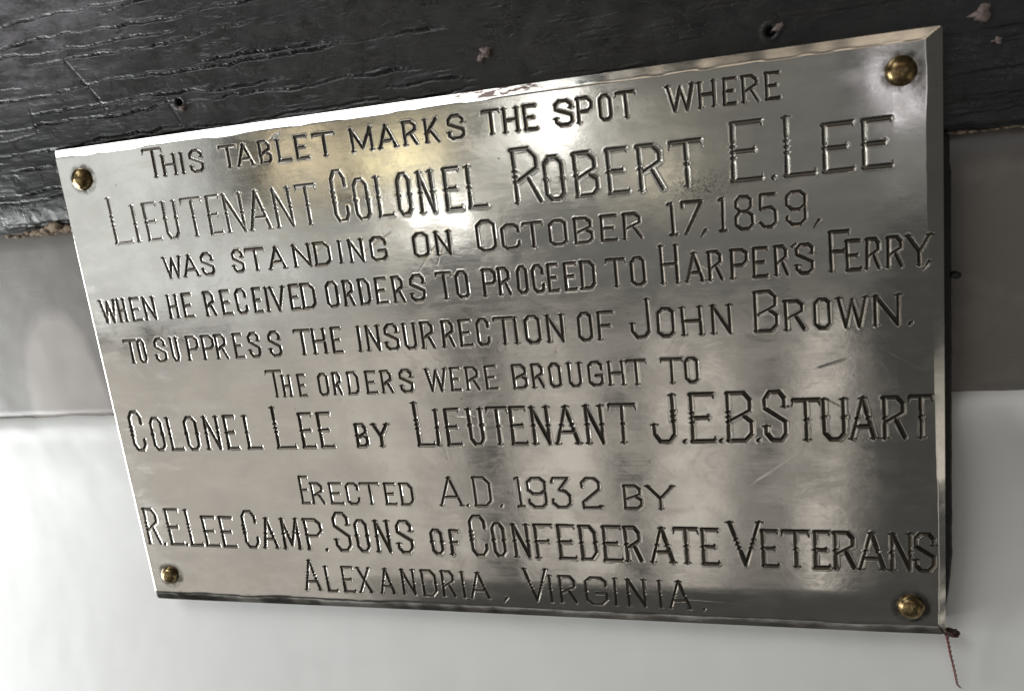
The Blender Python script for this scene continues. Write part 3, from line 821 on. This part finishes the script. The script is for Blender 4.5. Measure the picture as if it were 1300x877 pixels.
    # which faces are cut: any corner below the surface; they belong to the deepest corner's letter
    dc = np.stack([D[:-1, :-1], D[:-1, 1:], D[1:, 1:], D[1:, :-1]], -1)
    lc = np.stack([LAB[:-1, :-1], LAB[:-1, 1:], LAB[1:, 1:], LAB[1:, :-1]], -1)
    k = dc.argmax(-1)
    lab = np.take_along_axis(lc, k[..., None], -1)[..., 0]
    lab = np.where(dc.mean(-1) > 0.02, lab, -1)
    F = F.reshape(-1, 4)
    lab = lab.ravel()
    me = sub_mesh('plate', co, nor, F[lab < 0])
    plate = link('plate', me, M_FACE, plaque)
    order = np.argsort(lab, kind='stable')
    ls = lab[order]
    names = ['first', 'second', 'third', 'fourth', 'fifth', 'sixth', 'seventh', 'eighth', 'ninth', 'last']
    lines = []
    for i in range(len(INSCRIPTION)):
        e = link('text_line', None, None, plaque)
        e['label'] = names[i] + ' line of the engraved inscription'
        lines.append(e)
    for n, (li, ch) in enumerate(letters):
        a, b = np.searchsorted(ls, (n, n + 1))
        if b <= a:
            continue
        me = sub_mesh('engraved_letter', co, nor, F[order[a:b]])
        nm = 'engraved_mark' if ch in ".,'" else ('engraved_digit' if ch.isdigit() else 'engraved_letter')
        link(nm, me, M_GROOVE_CLEAN if li == 1 else M_GROOVE, lines[li])
    # rim going back from the outline, and the back
    ring = [(float(xs[i]), 0, i) for i in range(nx)]
    bor = np.concatenate([ii[0, :], ii[1:, -1], ii[-1, -2::-1], ii[-2:0:-1, 0]])
    p = co[bor]
    q = p.copy()
    q[:, 1] = 2.9 * MM
    r_ = q.copy()
    k = len(bor)
    cv = np.concatenate([p, q])
    a = np.arange(k)
    b = (a + 1) % k
    f = np.stack([b, a, a + k, b + k], -1)
    link('rim', mesh_from('rim', cv, f, None, False), M_RIM, plaque)
    bm = bmesh.new()
    vs = [bm.verts.new((x * MM, 2.9 * MM, z * MM)) for x, z in ((-W2 + .6, -H2 + .6), (-W2 + .6, H2 - .6), (W2 - .6, H2 - .6), (W2 - .6, -H2 + .6))]
    bm.faces.new(vs)
    link('plate_back', bm_mesh('plate_back', bm, False), M_BACK, plaque)
    return plate


plate = build_plate()


# dark strip behind the right edge, standing a little proud of the plate's outline
def dark_strip_and_backing():
    bm = bmesh.new()
    r = random.Random(3)
    n = 60
    zs = [68.5 - i * (68.5 + 98.5) / (n - 1) for i in range(n)]
    rows = []
    for i, z in enumerate(zs):
        e = 165.7 + 0.25 * noise.noise(Vector((z / 4, 1, 0))) + 0.2 * noise.noise(Vector((z / 1.2, 5, 0)))
        if z < -70:
            e -= 3.2 * ((-70 - z) / 28.5) ** 1.5
        if 60 < z:
            e -= 0.4
        rows.append([bm.verts.new((150 * MM, 3.1 * MM, z * MM)), bm.verts.new(((e - .7) * MM, 3.1 * MM, z * MM)), bm.verts.new((e * MM, 3.9 * MM, z * MM)), bm.verts.new(((e - .2) * MM, 12.2 * MM, z * MM)), bm.verts.new((150 * MM, 12.2 * MM, z * MM))])
    for i in range(n - 1):
        for j in range(4):
            bm.faces.new((rows[i][j], rows[i][j + 1], rows[i + 1][j + 1], rows[i + 1][j]))
    bm.faces.new(rows[0][::-1])
    bm.faces.new(rows[-1])
    bmesh.ops.recalc_face_normals(bm, faces=bm.faces)
    o = link('dark_strip', bm_mesh('dark_strip', bm), M_BACK, plaque)
    o['label'] = 'dark strip showing along the right edge'
    # packing strips behind the left and the bottom so that the plate stands on something
    bm = bmesh.new()
    for (x0, x1, z0, z1) in ((-150, 149, -86, 60),):
        res = bmesh.ops.create_cube(bm, size=1)
        for v in res['verts']:
            v.co = Vector(((x0 + x1) / 2 + v.co.x * (x1 - x0), 7.2 + v.co.y * 8.2, (z0 + z1) / 2 + v.co.z * (z1 - z0))) * MM
    link('backing_board', bm_mesh('backing_board', bm, False), M_BACK, plaque)


dark_strip_and_backing()


def nail(cx, cz, r, h, seed, y=-1.45):
    bm = bmesh.new()
    n, m_ = 40, 12
    rings = []
    for i in range(m_):
        a = (i / (m_ - 1)) * math.pi / 2
        rr, yy = r * math.cos(a), -h * math.sin(a)
        if i == m_ - 1:
            rings.append([bm.verts.new((0, yy * MM, 0))])
        else:
            ring = []
            for j in range(n):
                t = 2 * math.pi * j / n
                d = 1 + .05 * noise.noise(Vector((math.cos(t) * 1.3 + seed, math.sin(t) * 1.3, i * .25)))
                ring.append(bm.verts.new((rr * d * math.cos(t) * MM, (yy * (1 + .05 * noise.noise(Vector((math.cos(t) + seed, math.sin(t), i * .3))))) * MM, rr * d * math.sin(t) * MM)))
            rings.append(ring)
    low_ = [bm.verts.new((v.co.x * .96, 1.2 * MM, v.co.z * .96)) for v in rings[0]]
    rings.insert(0, low_)
    for a, b in zip(rings[:-1], rings[1:]):
        for j in range(n):
            k = (j + 1) % n
            if len(b) == 1:
                bm.faces.new((a[j], a[k], b[0]))
            else:
                bm.faces.new((a[j], a[k], b[k], b[j]))
    bmesh.ops.recalc_face_normals(bm, faces=bm.faces)
    o = link('brass_nail', bm_mesh('brass_nail', bm), M_BRASS, plaque)
    o.location = (cx * MM, y * MM, cz * MM)
    return o


nail(-150.6, 87.6, 4.5, 3.6, 1.0)
nail(151.4, 88.6, 4.5, 3.5, 2.0)
nail(-151.6, -86.9, 4.1, 3.4, 3.0)
nail(151.8, -88.5, 4.3, 3.2, 4.0)

# small black screw end beside the right edge
s = lump('screw_stub', (1.5, 2.4, 1.1), M_BACK, plaque, 4.0, 3, .3, 1.6, (167.0, 4.5, 24.9))

# dirt clot at the lower right corner and the thread hanging from it
clot = lump('dirt_clot', (2.3, 2.0, 1.3), M_DIRT, None, 9.0, 4, .55, 1.8, (165.4, 3.6, -100.7))
tag(clot, 'small lump of dark brown dirt at the lower right corner of the tablet', 'dirt')


def thread():
    pts = [(163.6, 2.6, -101.0), (164.2, 2.6, -104.5), (164.8, 2.4, -108.5), (165.6, 2.0, -112.5), (166.3, 1.4, -116.5), (166.7, 0.9, -119.2), (167.7, 0.6, -120.3)]
    P = []
    for i in range(len(pts) - 1):
        for k in range(14):
            t = k / 14
            P.append(Vector(pts[i]).lerp(Vector(pts[i + 1]), t))
    P.append(Vector(pts[-1]))
    bm = bmesh.new()
    for ph in (0, math.pi):
        prev = None
        for i, c in enumerate(P):
            a = ph + i * 0.52
            o = c + Vector((math.cos(a) * .30, math.sin(a) * .30, 0))
            rr = .29 * (1 - .35 * (i / len(P)))
            ring = [bm.verts.new((o + Vector((math.cos(b) * rr, math.sin(b) * rr, 0))) * MM) for b in [j * math.pi / 3 for j in range(6)]]
            if prev:
                for j in range(6):
                    bm.faces.new((prev[j], prev[(j + 1) % 6], ring[(j + 1) % 6], ring[j]))
            else:
                bm.faces.new(ring)
            prev = ring
        bm.faces.new(prev[::-1])
    bmesh.ops.recalc_face_normals(bm, faces=bm.faces)
    o = link('thread', bm_mesh('thread', bm), M_THREAD)
    tag(o, 'short twisted red brown thread hanging below the lower right corner', 'thread')


thread()
